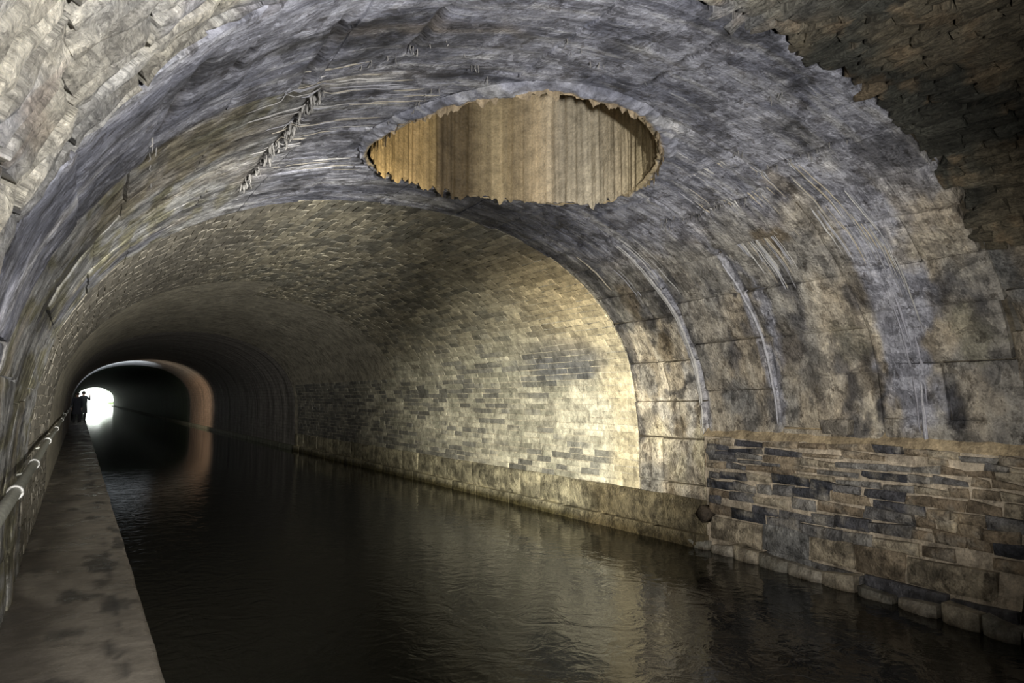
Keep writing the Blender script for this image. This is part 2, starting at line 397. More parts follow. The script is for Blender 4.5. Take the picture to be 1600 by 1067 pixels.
M_CALC = masonry('calcite_drip', .3, .5, .01, 0, rough=(.3, .5), pits=.2, crust=.1)

def far_brick():
    mt, nt, b = new_mat('far_brickwork')
    un, pos = unrolled(nt)
    at = nd(nt, 'ShaderNodeAttribute', attribute_name='Col')
    br = nd(nt, 'ShaderNodeTexBrick'); nt.links.new(un, br.inputs['Vector'])
    br.inputs['Scale'].default_value = 1.0; br.inputs['Brick Width'].default_value = .42; br.inputs['Row Height'].default_value = .1
    br.inputs['Mortar Size'].default_value = .012
    br.inputs['Color1'].default_value = (.8, .8, .8, 1); br.inputs['Color2'].default_value = (1.15, 1.15, 1.15, 1); br.inputs['Mortar'].default_value = (.7, .7, .7, 1)
    st = noise(nt, scaled(nt, un, (1.6, .16, 1)), 2.2, 6, .6, .4); n1 = noise(nt, pos, 6, 8, .65)
    c = mixc(nt, at.outputs[0], br.outputs[0], .7, 'MULTIPLY')
    c = mixc(nt, c, ramp(nt, st, [(.32, (.4, .4, .4)), (.5, (1, 1, 1)), (.68, (1.6, 1.6, 1.6))]), .9, 'MULTIPLY')
    c = mixc(nt, c, ramp(nt, n1, [(.3, (.6, .6, .6)), (.7, (1.35, 1.35, 1.35))]), .8, 'MULTIPLY')
    nt.links.new(c, b.inputs['Base Color']); b.inputs['Roughness'].default_value = .6
    h = math_node(nt, 'ADD', math_node(nt, 'MULTIPLY', br.outputs[1], -.6), math_node(nt, 'ADD', n1, st))
    bp = nd(nt, 'ShaderNodeBump'); bp.inputs['Strength'].default_value = .6; bp.inputs['Distance'].default_value = .03
    nt.links.new(h, bp.inputs['Height']); nt.links.new(bp.outputs[0], b.inputs['Normal'])
    return mt
M_FAR = far_brick()

# ------------------------------------------------------------------ the lining of the tunnel
random.seed(7)
def struct(mb, name, mat, label, parent=None):
    return tag(mb.build(name, mat, parent), label, None, None, 'structure')

def mortar_col(c0):
    return lambda Y, S: np.asarray(c0)*(.7+.6*fbm(Y*4, S*4, 0, 31))[..., None]

# near stretch of rough brick vault (over and behind the camera)
mb = MB(); strip(mb, np.r_[-8, -4, -1, np.arange(0, 2.55, .25), 2.56], np.linspace(-SMAX, SMAX, 120), -.075, mortar_col((.13, .12, .10)))
near_vault = struct(mb, 'rough_brick_vault', M_MORTAR, 'rough flaking brick vault in front of the stone arch rings')
def disp_near(Y, S):
    left = sstep(.8, -.4, S)
    fl = np.abs(fbm(Y*6, S*16, 0, 41, 4)-.5)
    return .05*(fbm(Y*4, S*4, 0, 42, 4)-.5) - .05*fl*left + .018*(fbm(Y*26, S*20, 0, 43, 3)-.5)
cells = []
s = -4.6
while s < -.2:                        # left and crown: courses with their length round the arch
    pass_h = random.uniform(.20, .32); y = .7 + random.uniform(0, .1)
    while y < 2.44:
        w = random.uniform(.10, .16); y1 = min(y+w, 2.47+random.uniform(-.03, .03))
        cells.append((y, y1, s, s+pass_h)); y = y1
    s += pass_h
while s < 3.0:                        # right: long courses that run along the tunnel
    hgt = random.uniform(.065, .10); y = .9+random.uniform(0, .2)
    while y < 2.45:
        w = random.uniform(.18, .34); y1 = min(y+w, 2.5+random.uniform(-.10, .10))
        if y1-y > .05: cells.append((y, y1, s, s+hgt))
        y = y1 if y1 == y+w else 99
    s += hgt
def screen_size(y, s):
    d = P(np.array([y]), np.array([s]))[0]-np.array([0, 0, CAM_H])
    z = d@CF
    if z < .3: return -1
    x, yy = 800+FPX*(d@CR)/z, 533.5-FPX*(d@CU)/z
    if not (-30 < x < 1630 and -30 < yy < 1097): return -1
    return 1/z
def lay(cells, parent, piece, colfn, mat, ny, ns, limit=300, gap=.006, stuffname=None, stufflabel=None, **kw):
    order = sorted(cells, key=lambda c: -screen_size((c[0]+c[1])/2, (c[2]+c[3])/2)*abs((c[1]-c[0])*(c[3]-c[2]))**.5)
    rest = MB()
    for i, (y0, y1, s0, s1) in enumerate(order):
        vis = screen_size((y0+y1)/2, (s0+s1)/2) > 0
        t = MB() if (i < limit and vis) else rest
        r = random.random(); rng = random.Random(int(y0*1000)+int(s0*977))
        ok = block(t, y0+gap, y1-gap, s0+gap, s1-gap, (lambda Y, S: colfn(Y, S, np.full(Y.shape, r))), ny, ns, rng=rng, **kw)
        if t is not rest and ok: t.build(piece, mat, parent)
    if rest.n:
        o = rest.build(stuffname, mat, parent); o['kind'] = 'stuff'
        if stufflabel: o['label'] = stufflabel
rr = random.Random(3)
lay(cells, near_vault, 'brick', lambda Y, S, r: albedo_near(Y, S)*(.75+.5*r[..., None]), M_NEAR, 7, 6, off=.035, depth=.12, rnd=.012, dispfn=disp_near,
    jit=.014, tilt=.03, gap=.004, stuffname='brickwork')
# quoin stones at the right foot of the near vault
s = 3.0; k = 0
while s < 6.3:
    hgt = random.uniform(.30, .48)
    y0 = 1.55 if k % 2 else 1.9
    t = MB(); block(t, y0, 2.49+random.uniform(-.05, .05), s+.01, s+hgt-.01, lambda Y, S: stains(mix(np.broadcast_to(TAN*.85, Y.shape+(3,)), GREY, sstep(.4, .6, fbm(Y*4, S*4, 0, 51))), Y, S)*.9,
                    16, 9, off=.0, depth=.1, rnd=.03, dispfn=lambda Y, S: .03*(fbm(Y*5, S*5, 0, 52)-.5), jit=.03, tilt=.03)
    t.build('quoin_stone', M_PIER, near_vault)
    t = MB(); block(t, y0-.8, y0-.02, s+.01, s+hgt-.01, lambda Y, S: np.broadcast_to(TAN*.7, Y.shape+(3,)), 8, 6, off=-.01, depth=.08, rnd=.03, jit=.02, tilt=.03)
    t.build('quoin_stone', M_PIER, near_vault)
    s += hgt; k += 1

# four rings of dressed stone, coated in calcite, with the shaft through the crown
def disp_ring(Y, S):
    st = fbm(Y*14, S*1.5, 0, 61, 4)-.5
    return .030*(fbm(Y*2.2, S*2.2, 0, 62, 4)-.5) + .022*st*sstep(4.6, 2.5, np.abs(S)) + .012*(fbm(Y*18, S*14, 0, 63, 3)-.5) - .035*cracks(Y, S)
ring_y = [Y_C, Y_A, Y_M, Y_D, Y_B]
ring_off = [.016, .010, .010, .012]
ring_lab = ['first stone arch ring behind the rough brick vault, blue-grey with calcite', 'second stone arch ring, cut by the near half of the round shaft',
            'third stone arch ring, cut by the far half of the round shaft', 'fourth stone arch ring, stained dark, where the pale brick wall begins']
rings = []
for k in range(4):
    ya, yb = ring_y[k], ring_y[k+1]
    mb = MB(); strip(mb, np.linspace(ya-.01, yb+.01, 24), np.linspace(-SMAX, SMAX, 240), -.03+ring_off[k]-.03, mortar_col((.10, .085, .06)), hole=True)
    ro = struct(mb, 'stone_arch_ring', M_MORTAR, ring_lab[k]); rings.append(ro)
    rng = random.Random(40+k)
    s = -6.4 + rng.uniform(0, .2)
    while s < 6.3:
        hgt = rng.uniform(.40, .62) if s < 2.6 else rng.uniform(.40, .58)
        hgt = min(hgt, 6.45-s)
        cut = [ya, yb]
        if rng.random() < ((.8 if k == 3 else .4) if s > 1.8 else .2): cut = [ya, ya+(yb-ya)*rng.uniform(.35, .65), yb]
        crown = s+hgt/2 < 2.3
        for a, b in zip(cut[:-1], cut[1:]):
            t = MB(); g = .002 if crown else (.008 if k == 3 else .004)
            ej = rng.uniform(-.05, .05) if (k == 0 and a == ya) else 0
            ok = block(t, a+max(g, .005)+ej, b-max(g, .005), s+g, s+hgt-g, albedo_ring, max(5, int((b-a)/.024)), max(5, int(hgt/.028)), off=ring_off[k]+rng.uniform(-.008, .008),
                  depth=.10, rnd=.006 if crown else .018, dispfn=disp_ring, jit=.012, hole=True, rng=rng, tilt=.012 if crown else .03)
            if ok: t.build('stone_block', M_RING, ro)
        s += hgt

# brick lining beyond the rings: right wall, vault and left wall
BY1 = 24.0
Z_SPR = 2.2
S_SPR = s_of_z(Z_SPR)
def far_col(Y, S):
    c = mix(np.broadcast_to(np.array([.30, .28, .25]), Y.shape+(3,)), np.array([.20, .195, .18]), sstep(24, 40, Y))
    c = mix(c, np.array([.29, .22, .165]), sstep(39.5, 43, Y)*sstep(51.5, 50, Y)*sstep(2.2, 3.5, S))  # warm torchlit band on the right wall, painted into the colour
    c = mix(c, np.array([.30, .30, .30]), sstep(43, 46, Y)*sstep(2.2, .5, S))  # torchlight on the vault put into the colour as a paler stretch
    c = mix(c, np.array([.04, .065, .032]), sstep(51, 52, Y))  # unlit stretch beyond: its darkness and green daylight tint are painted in
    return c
ys_b = np.r_[np.arange(Y_B-.02, 24.1, .8), 24.3]
ys_f = np.r_[24.3, 25, 26, np.arange(28, 50.5, 2), 51.0]
ys_d = np.r_[51.0, 51.3, np.arange(54, 90, 3), np.arange(90, 176, 8), 176.0]
SHIFT = .05
def lining(name, label, sa, sb, n):
    mb = MB(); strip(mb, ys_b, np.linspace(sa, sb, n), -.006, mortar_col((.50, .46, .36) if sa > 2 else (.40, .37, .29)))
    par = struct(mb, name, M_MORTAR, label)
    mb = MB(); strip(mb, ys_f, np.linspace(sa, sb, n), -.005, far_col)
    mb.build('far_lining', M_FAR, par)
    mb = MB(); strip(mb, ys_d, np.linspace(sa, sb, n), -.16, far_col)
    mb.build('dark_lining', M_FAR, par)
    return par
wall_right = lining('wall_right', 'pale coursed brick wall across the water, brightly lit', S_SPR, SMAX, 24)
ceiling = lining('ceiling', 'low brick vault over the canal beyond the stone rings', -S_SPR, S_SPR, 60)
wall_left = lining('wall_left', 'grey brick wall behind the handrail of the towpath', -SMAX, -S_SPR, 24)
def brick_cells(sa, sb, ya, yb, rng, h0=.095):
    out = []; n = max(1, round((sb-sa)/h0)); h = (sb-sa)/n
    for i in range(n):
        y = ya - rng.uniform(0, .3)
        while y < yb:
            w = rng.uniform(.26, .58); a, b = max(y, ya), min(y+w, yb)
            if b-a > .06: out.append((a, b, sa+i*h, sa+(i+1)*h))
            y += w
    return out
rng = random.Random(5)
bk = lambda Y, S, r: albedo_brick(Y, S, r)
kwb = dict(off=.010, depth=.04, rnd=.006, jit=.008, tilt=.008, gap=.006)
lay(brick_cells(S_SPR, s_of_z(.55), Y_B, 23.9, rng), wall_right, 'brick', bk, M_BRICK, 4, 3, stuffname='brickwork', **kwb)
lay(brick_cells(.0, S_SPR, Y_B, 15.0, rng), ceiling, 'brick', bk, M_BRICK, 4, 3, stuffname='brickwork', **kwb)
mbL = brick_cells(-S_SPR, 0, Y_B, 13.0, rng)
restL = MB()
for (a, b, c, d) in mbL:
    r = random.random()
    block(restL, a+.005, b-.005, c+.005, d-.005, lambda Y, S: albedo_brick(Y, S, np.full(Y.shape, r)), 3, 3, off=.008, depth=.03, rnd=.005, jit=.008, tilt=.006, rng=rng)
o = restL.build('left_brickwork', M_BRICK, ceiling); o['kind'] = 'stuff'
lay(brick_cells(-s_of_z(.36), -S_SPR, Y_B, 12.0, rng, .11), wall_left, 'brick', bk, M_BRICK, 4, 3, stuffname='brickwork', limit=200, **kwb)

# plinth of the right wall: two stepped courses down to the water
def plinth_blocks(ya, yb, x_back, x_face, z0, z1, rng, name, colf, lo, hi):
    y = ya
    while y < yb:
        w = rng.uniform(lo, hi); b = min(y+w, yb)
        dx = rng.uniform(-.012, .012)
        prism(name, y+.006, b-.006, lambda Y: x_face+dx, x_back, z0, z1, colf, wall_right, M_PIER, rng)
        y = b
def prism(name, y0, y1, xf, xb, z0, z1, colf, parent, mat, rng, rnd=.02, jit=.01, batter=0.0, ny=9, nz=6, lump=.03):
    "a stone with a rough face towards the canal, a top and two ends"
    U, V = np.meshgrid(np.linspace(0, 1, ny), np.linspace(0, 1, nz), indexing='ij')
    Y = y0+(y1-y0)*U; Z = z0+(z1-z0)*V
    J = [rng.uniform(-jit, jit) for _ in range(4)]
    Z = Z + J[0]*(1-U)*V + J[1]*U*V; Y = Y + J[2]*V*(1-U) + J[3]*V*U
    dd = np.minimum(np.minimum(U, 1-U)*(y1-y0), np.minimum(V, 1-V)*(z1-z0))
    X = np.vectorize(xf)(Y) + rnd*np.clip(1-dd/(2*rnd), 0, 1)**2 + batter*V + lump*(fbm(Y*6, Z*8, xb, 71, 4)-.5)
    c = colf(Y, Z)
    t = MB(); t.add(np.stack([X, Y, Z], -1), grid_faces(ny, nz), c)
    ring = [i*nz for i in range(ny)] + [(ny-1)*nz+j for j in range(1, nz)] + [i*nz+nz-1 for i in range(ny-2, -1, -1)] + [j for j in range(nz-2, 0, -1)]
    fr = np.stack([X, Y, Z], -1).reshape(-1, 3)[ring]; bk_ = fr.copy(); bk_[:, 0] = xb
    n = len(ring); cc = c.reshape(-1, 3)[ring]
    t.add(np.concatenate([fr, bk_]), [(i, i+n, (i+1) % n+n, (i+1) % n) for i in range(n)], np.concatenate([cc, cc]))
    return t.build(name, mat, parent)
rng = random.Random(9)
def pl_col(Y, Z):
    c = mix(np.broadcast_to(np.array([.46, .42, .29]), Y.shape+(3,)), np.array([.25, .23, .16]), sstep(.4, .62, fbm(Y*2.5, Z*9, 0, 75)))
    c = mix(c, np.array([.10, .085, .04]), sstep(.16, .05, Z+.08*(fbm(Y*9, Z*9, 0, 76)-.5)))
    return mix(c, np.array([.11, .085, .045]), .8*sstep(8.6, 7.6, Y+(fbm(Y*3, Z*4, 0, 77)-.5)))  # near end darkened: shadow above the waterline painted into the stones
plinth_blocks(5.75, 24, 6.42, 6.30, .15, .55, rng, 'plinth_stone', pl_col, .5, 1.1)
plinth_blocks(5.75, 24, 6.42, 6.20, -.4, .15, rng, 'plinth_stone', pl_col, .6, 1.2)
o = MB()
xs = [6.2, 6.2, 6.4, 6.4]; zs = [-.5, .13, .13, -.5]
for y in (24, 176): o.add([(xs[i], y, zs[i]) for i in range(4)], [], (.20, .21, .15))
o.f = [(0, 4, 5, 1), (1, 5, 6, 2)]
o.build('far_plinth', M_FAR, wall_right)

# rubble pier against the right wall, from the near vault to the fourth ring
def pier_x(Y, Z):
    bot = np.interp(Y, [2.3, 3.0, 3.7, 4.6, 5.8], [5.80, 5.93, 6.06, 6.18, 6.28])
    return bot + (6.24-bot)*np.clip(Z/1.3, 0, 1)**.8
pier = MB()
Yg, Zg = np.meshgrid(np.linspace(2.45, 5.78, 120), np.linspace(-.4, 1.30, 60), indexing='ij')
Xg = pier_x(Yg, Zg)+.046+.07*(fbm(Yg*4.5, Zg*6, 0, 81, 5)-.5)
cg = np.broadcast_to(np.array([.48, .41, .31]), Yg.shape+(3,))*(.7+.6*fbm(Yg*6, Zg*6, 0, 82))[..., None]
pier.add(np.stack([Xg, Yg, Zg], -1), grid_faces(120, 60), cg)
for yy, rv in ((2.45, False), (5.78, True)):       # ends
    z = np.linspace(-.4, 1.30, 12); a = np.stack([pier_x(np.full(12, yy), z)+.05, np.full(12, yy), z], -1); b = a.copy(); b[:, 0] = 6.5
    pier.add(np.concatenate([a, b]), [(i, i+1, i+13, i+12) for i in range(11)], (.28, .21, .13))
# sloping mortar ledge on its top
Yt, T = np.meshgrid(np.linspace(2.45, 5.78, 70), np.linspace(0, 1, 7), indexing='ij')
xt = pier_x(Yt, Yt*0+1.3)+.03 + (6.42-6.27)*T; zt = 1.30+.16*T**.8+.05*(fbm(Yt*4, T*3, 0, 83)-.5)
pier.add(np.stack([xt, Yt, zt], -1), grid_faces(70, 7), np.broadcast_to(np.array([.44, .35, .22]), Yt.shape+(3,))*(.7+.6*fbm(Yt*8, T*3, 0, 84))[..., None])
pier = struct(pier, 'rubble_pier', M_MORTAR, 'rubble masonry pier of dark and tan stones at the foot of the right wall')
rng = random.Random(21)
SL = [np.array([.055, .058, .068]), np.array([.10, .10, .11]), np.array([.18, .175, .17]), np.array([.25, .24, .22])]; TN = [np.array([.34, .275, .19]), np.array([.26, .205, .14]), np.array([.42, .36, .26])]
lev = [(1.30, 1.225), (1.225, 1.155), (1.155, 1.08), (1.08, 1.01), (1.01, .935), (.935, .835), (.835, .73), (.73, .625), (.625, .52), (.52, .40)]
for i, (zt_, zb_) in enumerate(lev):
    y = 2.42 + rng.uniform(0, .06)
    while y < 5.7:
        near = y < 3.15
        w = rng.uniform(.16, .30) if near else rng.uniform(.2, .52)
        b = min(y+w, 5.72)
        zz = (zt_, zb_)
        pd = .88 if (5 <= i <= 8 and 3.2 < y < 4.6) else (.72 if y > 3.3 else .2)
        if i < 2 and y < 4.2: pd = .2
        base = rng.choice(SL) if rng.random() < pd else rng.choice(TN)
        cf = lambda Y, Z, base=base: mix(np.broadcast_to(base, Y.shape+(3,)), np.array([.36, .33, .27]), .55*sstep(.54, .70, fbm(Y*9, Z*12, 0, 86, 5)))
        sh = .02*math.sin(y*2.1+i)
        if rng.random() > .06:
            prism('rubble_stone', y+.008, b-.008, lambda Y, zm=(zt_+zb_)/2, d=rng.uniform(-.02, .012): float(pier_x(Y, zm))+d, 6.4, zz[1]+.007+sh, zz[0]-.007+sh, cf, pier, M_PIER, rng, rnd=.018, jit=.024, ny=9, nz=6, lump=.06)
        y = b
# big stones low in the pier
for (ya, yb, z0, z1, base) in [(2.62, 3.35, .17, .40, TN[2]), (3.37, 3.85, .16, .40, TN[0]), (3.87, 4.35, .17, .40, TN[2]), (4.37, 4.95, .15, .40, GREY), (4.97, 5.70, .14, .40, TN[2]*1.1),
                               (2.45, 2.95, -.02, .17, SL[1]), (2.97, 3.75, -.02, .16, SL[1]*1.2), (3.77, 4.3, -.02, .15, SL[2]), (4.32, 4.9, -.02, .14, GREY*.9)]:
    cf = lambda Y, Z, base=base: mix(np.broadcast_to(base, Y.shape+(3,)), base*.45, sstep(.5, .65, fbm(Y*5, Z*9, 0, 88, 5)))
    prism('rubble_stone', ya, yb, lambda Y, zm=(z0+z1)/2: float(pier_x(Y, zm)), 6.4, z0, z1, cf, pier, M_PIER, rng, rnd=.02, jit=.02, ny=16, nz=8, lump=.04)

# worn kerb stones along the waterline in front of the pier
y = 2.0; i = 0
while y < 5.9:
    w = rng.uniform(.28, .46); b = y+w
    xf = lambda Y: float(np.interp(Y, [2.0, 2.4, 3.7, 5.0, 5.9], [5.66, 5.70, 5.95, 6.12, 6.20]))
    top = .10+rng.uniform(-.02, .03)
    cb = [np.array([.36, .33, .27]), np.array([.25, .24, .20]), np.array([.42, .37, .28])][i % 3]
    cf = lambda Y, Z, cb=cb: mix(np.broadcast_to(cb, Y.shape+(3,)), np.array([.06, .04, .02]), np.maximum(sstep(.05, -.03, Z+.08*(fbm(Y*9, Z*6, 0, 95)-.5)), .5*sstep(.55, .66, fbm(Y*8, Z*8, 0, 94))))
    kb = prism('kerb_stone', y+.012, b-.012, xf, 6.3, -.30, top, cf, None, M_KERB, rng, rnd=.045, jit=.03, ny=12, nz=9, lump=.07)
    kb.parent = pier
    y = b; i += 1
bm = bmesh.new(); bmesh.ops.create_cube(bm, size=1.0)
bmesh.ops.bevel(bm, geom=bm.edges[:], offset=.08, segments=2, affect='EDGES')
vv = np.array([v.co[:] for v in bm.verts])*np.array([.14, .15, .15]); ff = [tuple(v.index for v in f.verts) for f in bm.faces]; bm.free()
a_ = math.radians(38); vv = np.stack([vv[:, 0]+6.24, vv[:, 1]*math.cos(a_)-vv[:, 2]*math.sin(a_)+5.74, vv[:, 1]*math.sin(a_)+vv[:, 2]*math.cos(a_)+.41], -1)
mb = MB(); mb.add(vv, ff, (.09, .07, .05)); mb.build('corner_stone', M_PIER, pier)
o = prism('ledge_stone', 3.94, 4.20, lambda Y: 6.20+.0*Y, 6.33, 1.40, 1.50, lambda Y, Z: np.broadcast_to(np.array([.30, .27, .22]), Y.shape+(3,)), None, M_PIER, rng, rnd=.03, jit=.05, lump=.06)
tag(o, 'loose angular stone lying on the mortar ledge of the rubble pier', 'stone')

# ------------------------------------------------------------------ ventilation shaft
rng = random.Random(77)
nphi, nz = 640, 46
phi = np.linspace(0, 2*math.pi, nphi, endpoint=False)
def vault_z(x):
    k = (SS > -3) & (SS < 3); return np.interp(x, PX[k], PZ[k])
def shaft_phi(px, py):
    d = ray(px, py); o = np.array([-SHX, -SHY]); a = d[:2]@d[:2]; b = 2*o@d[:2]; c = o@o-SHR**2
    t = (-b+math.sqrt(max(b*b-4*a*c, 0)))/(2*a); return math.atan2(o[1]+t*d[1], o[0]+t*d[0])
keys = sorted((shaft_phi(x, 240), c) for x, c in [(612, (.46, .30, .10)), (650, (.46, .31, .12)), (678, (.36, .25, .10)), (690, (.13, .095, .05)), (735, (.15, .11, .055)), (775, (.50, .39, .21)),
       (800, (.34, .26, .14)), (840, (.60, .47, .28)), (875, (.62, .53, .37)), (890, (.42, .36, .25)), (920, (.55, .48, .34)), (960, (.48, .40, .26)), (1000, (.36, .29, .16)), (1025, (.26, .2, .12))])
PH, ZT = np.meshgrid(phi, np.linspace(0, 1, nz)**1.6, indexing='ij')
kp = np.array([k[0] for k in keys]); kc = np.array([k[1] for k in keys])
cosr = np.cos(PH); sinr = np.sin(PH)
fl = fbm(cosr*9+30, sinr*9+30, ZT*2.0, 101, 4)
rib = np.abs(fbm(cosr*16+30, sinr*16+30, ZT*1.2, 102, 3)-.5)
Rr = SHR + .02 - .06*(fl-.5) + .08*rib + .05*np.abs(fbm(cosr*40+30, sinr*40+30, ZT*1.5, 107, 3)-.5) - .02*fbm(cosr*30+9, sinr*30+9, ZT*14, 104, 3)
X = SHX+Rr*cosr; Yv = SHY+Rr*sinr
zb = vault_z(X) - .05 - .15*np.clip(fbm(cosr*20+50, sinr*20+50, 0, 103, 4)-.40, 0, 1)*1.5
Zv = zb + (9.0-zb)*ZT
C = np.stack([np.interp(PH-2*math.pi*(PH > math.pi), kp, kc[:, i]) for i in range(3)], -1)
vert = fbm(cosr*22+5, sinr*22+5, ZT*1.0, 105, 4)
vert2 = fbm(cosr*60+5, sinr*60+5, ZT*1.6, 106, 3)
C = (C*.92+.08*C.mean(-1, keepdims=True))*1.32*(.40+.62*vert+.55*vert2)[..., None]
mb = MB(); f = []
for i in range(nphi):
    for j in range(nz-1):
        a, b = i*nz+j, ((i+1) % nphi)*nz+j
        f.append((a, a+1, b+1, b))
mb.add(np.stack([X, Yv, Zv], -1), f, C)
shaft = struct(mb, 'ventilation_shaft', M_SHAFT, 'round ventilation shaft with tan fluted flowstone walls, opening in the crown')
# unseen cap added above to keep sky light out of the shaft
mb = MB(); a = np.linspace(0, 2*math.pi, 48, endpoint=False)
mb.add(np.stack([SHX+1.5*np.cos(a), SHY+1.5*np.sin(a), 0*a+8.95], -1), [tuple(range(48))], (.1, .1, .1)); mb.build('shaft_cap', M_MORTAR, shaft)
# lip of flowstone round the mouth
prof = 10
PH, T = np.meshgrid(phi, np.linspace(0, 1, prof), indexing='ij')
cosr, sinr = np.cos(PH), np.sin(PH)
wob = fbm(cosr*5+3, sinr*5+3, 0, 111, 4); fine = fbm(cosr*24+3, sinr*24+3, T*2, 112, 3)
wd = .095+.05*wob
R0 = SHR-.02+.085*sstep(-.35, .35, sinr)
Rr = R0 + (wd+SHR-.02-R0+.03)*T + .03*(fine-.5)
hang = (.012+.045*np.clip(fbm(cosr*11+3, sinr*11+3, T*1.5, 113, 3)-.38, 0, 1)*2+.035*(fine-.42))*np.sin(np.pi*np.clip(T*.9+.1, 0, 1))**.7
X = SHX+Rr*cosr; Yv = SHY+Rr*sinr
Zv = vault_z(X) - .03 - hang + .02*T
C = mix(np.broadcast_to(np.array([.50, .40, .24]), PH.shape+(3,)), albedo_ring(Yv, np.interp(X, PX[(SS > -3) & (SS < 3)], SS[(SS > -3) & (SS < 3)])), sstep(.12, .45, T+.5*(wob-.5))); C = C*(.5+1.0*fine)[..., None]
mb = MB(); f = []
for i in range(nphi):
    for j in range(prof-1):
        a, b = i*prof+j, ((i+1) % nphi)*prof+j
        f.append((a, b, b+1, a+1))
mb.add(np.stack([X, Yv, Zv], -1), f, C)
lip = mb.build('flowstone_lip', M_SHAFT, shaft)

# ------------------------------------------------------------------ calcite: drip ribs along the arch and straw stalactites
def tube_path(mb, pts, rads, col, n=6):
    pts = np.asarray(pts, float); t = np.gradient(pts, axis=0); t /= np.linalg.norm(t, axis=1)[:, None]+1e-9
    up = np.array([0, 1.0, 0]) if abs(t[:, 1]).mean() < .8 else np.array([0, 0, 1.0])
    a = np.cross(t, up); a /= np.linalg.norm(a, axis=1)[:, None]+1e-9; b = np.cross(t, a)
    th = np.linspace(0, 2*math.pi, n, endpoint=False)
    v = pts[:, None, :] + np.asarray(rads)[:, None, None]*(a[:, None, :]*np.cos(th)[None, :, None]+b[:, None, :]*np.sin(th)[None, :, None])
    f = []
    for i in range(len(pts)-1):
        for j in range(n):
            f.append((i*n+j, i*n+(j+1) % n, (i+1)*n+(j+1) % n, (i+1)*n+j))
    f.append(tuple(range(n-1, -1, -1))); f.append(tuple((len(pts)-1)*n+j for j in range(n)))
    mb.add(v, f, col)
def ring_of(Y):
    return 0 if Y < Y_A else 1 if Y < Y_M else 2 if Y < Y_D else 3
drips = [MB() for _ in range(4)]
rng = random.Random(15)
def drip(Y, s0, s1, r, col):
    n = max(4, int(abs(s1-s0)/.04)); k = ring_of(Y)
    s = np.linspace(s0, s1, n); y = Y + .05*(fbm(s*2.5, s*0+Y*7, 0, 120, 3)-.5)
    p = P(y, s, 0); 
    if (np.hypot(p[:, 0]-SHX, p[:, 1]-SHY) < SHR+.1).any(): return
    base = ring_off[k] + disp_ring(y, s)
    rad = r*(.15+.7*np.sin(np.pi*np.linspace(.02, .98, n))**.6)*(.6+.8*fbm(s*9, s*0+Y, 0, 121))
    tube_path(drips[k], P(y, s, base), rad, col)
def region(pxs, n, smin, smax, rmin, rmax, cols):
    for _ in range(n):
        a, b = rng.choice(pxs), rng.choice(pxs); t = rng.random()
        px, py = a[0]*t+b[0]*(1-t), a[1]*t+b[1]*(1-t)
        Y, s = unproject(px, py)
        if not (Y_C+.1 < Y < Y_B-.05): continue
        L = rng.uniform(smin, smax); sg = 1 if s > 0 else -1
        drip(Y, s, s+sg*L, rng.uniform(rmin, rmax), np.array(rng.choice(cols))*rng.uniform(.7, 1.05))
CW = [(.52, .51, .48), (.40, .40, .42), (.46, .41, .32)]
region([(1050, 230), (1180, 260), (1120, 340), (1200, 400), (1060, 300), (1160, 350)], 110, .15, .8, .003, .010, CW)
region([(1210, 230), (1330, 300), (1400, 400), (1270, 330), (1360, 360)], 50, .2, .8, .003, .009, CW)
region([(510, 130), (690, 150), (560, 280), (470, 220), (620, 120), (600, 90)], 64, .1, .5, .003, .008, [(.40, .39, .37), (.32, .32, .34), (.36, .33, .27)])
region([(900, 400), (960, 420), (980, 360), (1030, 420)], 10, .2, .7, .006, .012, CW)
region([(1380, 420), (1430, 520), (1440, 620)], 12, .3, .8, .008, .016, [(.34, .34, .38), (.45, .45, .48)])
# the long pale rib that runs down between the third and fourth rings
for off_, r_ in ((0, .032), (.03, .02)):
    a, b = unproject(900, 390), unproject(1092, 690)
    drip(5.83+off_, 2.1, 4.75, r_*.85, np.array((.45, .44, .42)))
drip(4.79, 2.7, 4.6, .022, np.array((.42, .42, .44)))
def straw(px, py, L, r):
    Y, s = unproject(px, py)
    if not (Y_C < Y < Y_B): return
    p = P(np.array([Y]), np.array([s]), ring_off[ring_of(Y)])[0]
    if math.hypot(p[0]-SHX, p[1]-SHY) < SHR+.05: return
    n = 4; pts = [(p[0]+rng.uniform(-.003, .003)*i, p[1], p[2]+.015-(L+.015)*i/(n-1)) for i in range(n)]
    tube_path(drips[ring_of(Y)], pts, [r*1.7, r, r*.9, r*.5], np.array((.27, .26, .24))*rng.uniform(.7, 1.1), 5)
for (xa, ya_, xb, yb_, n) in [(380, 290, 500, 145, 26), (1180, 270, 1330, 215, 16), (1030, 350, 1190, 305, 26), (1040, 360, 1160, 320, 16), (880, 60, 940, 100, 8), (720, 70, 760, 120, 6), (540, 100, 700, 60, 12),
                              (230, 290, 240, 200, 6), (600, 200, 690, 130, 14), (1200, 150, 1240, 140, 5), (1130, 250, 1170, 230, 6), (1090, 425, 1140, 405, 8)]:
    for i in range(n):
        t = rng.random(); straw(xa+(xb-xa)*t+rng.uniform(-6, 6), ya_+(yb_-ya_)*t+rng.uniform(-6, 6), rng.uniform(.015, .045), rng.uniform(.002, .004))
for i in range(46):
    t = rng.random(); straw(500-120*t+rng.uniform(-7, 7), 145+145*t+rng.uniform(-5, 5), rng.uniform(.02, .06), rng.uniform(.004, .010))
for k in range(4):
    if drips[k].n:
        o = drips[k].build('calcite_drips', M_CALC, rings[k]); o['kind'] = 'stuff'; o['label'] = 'pale calcite ribs and straws'

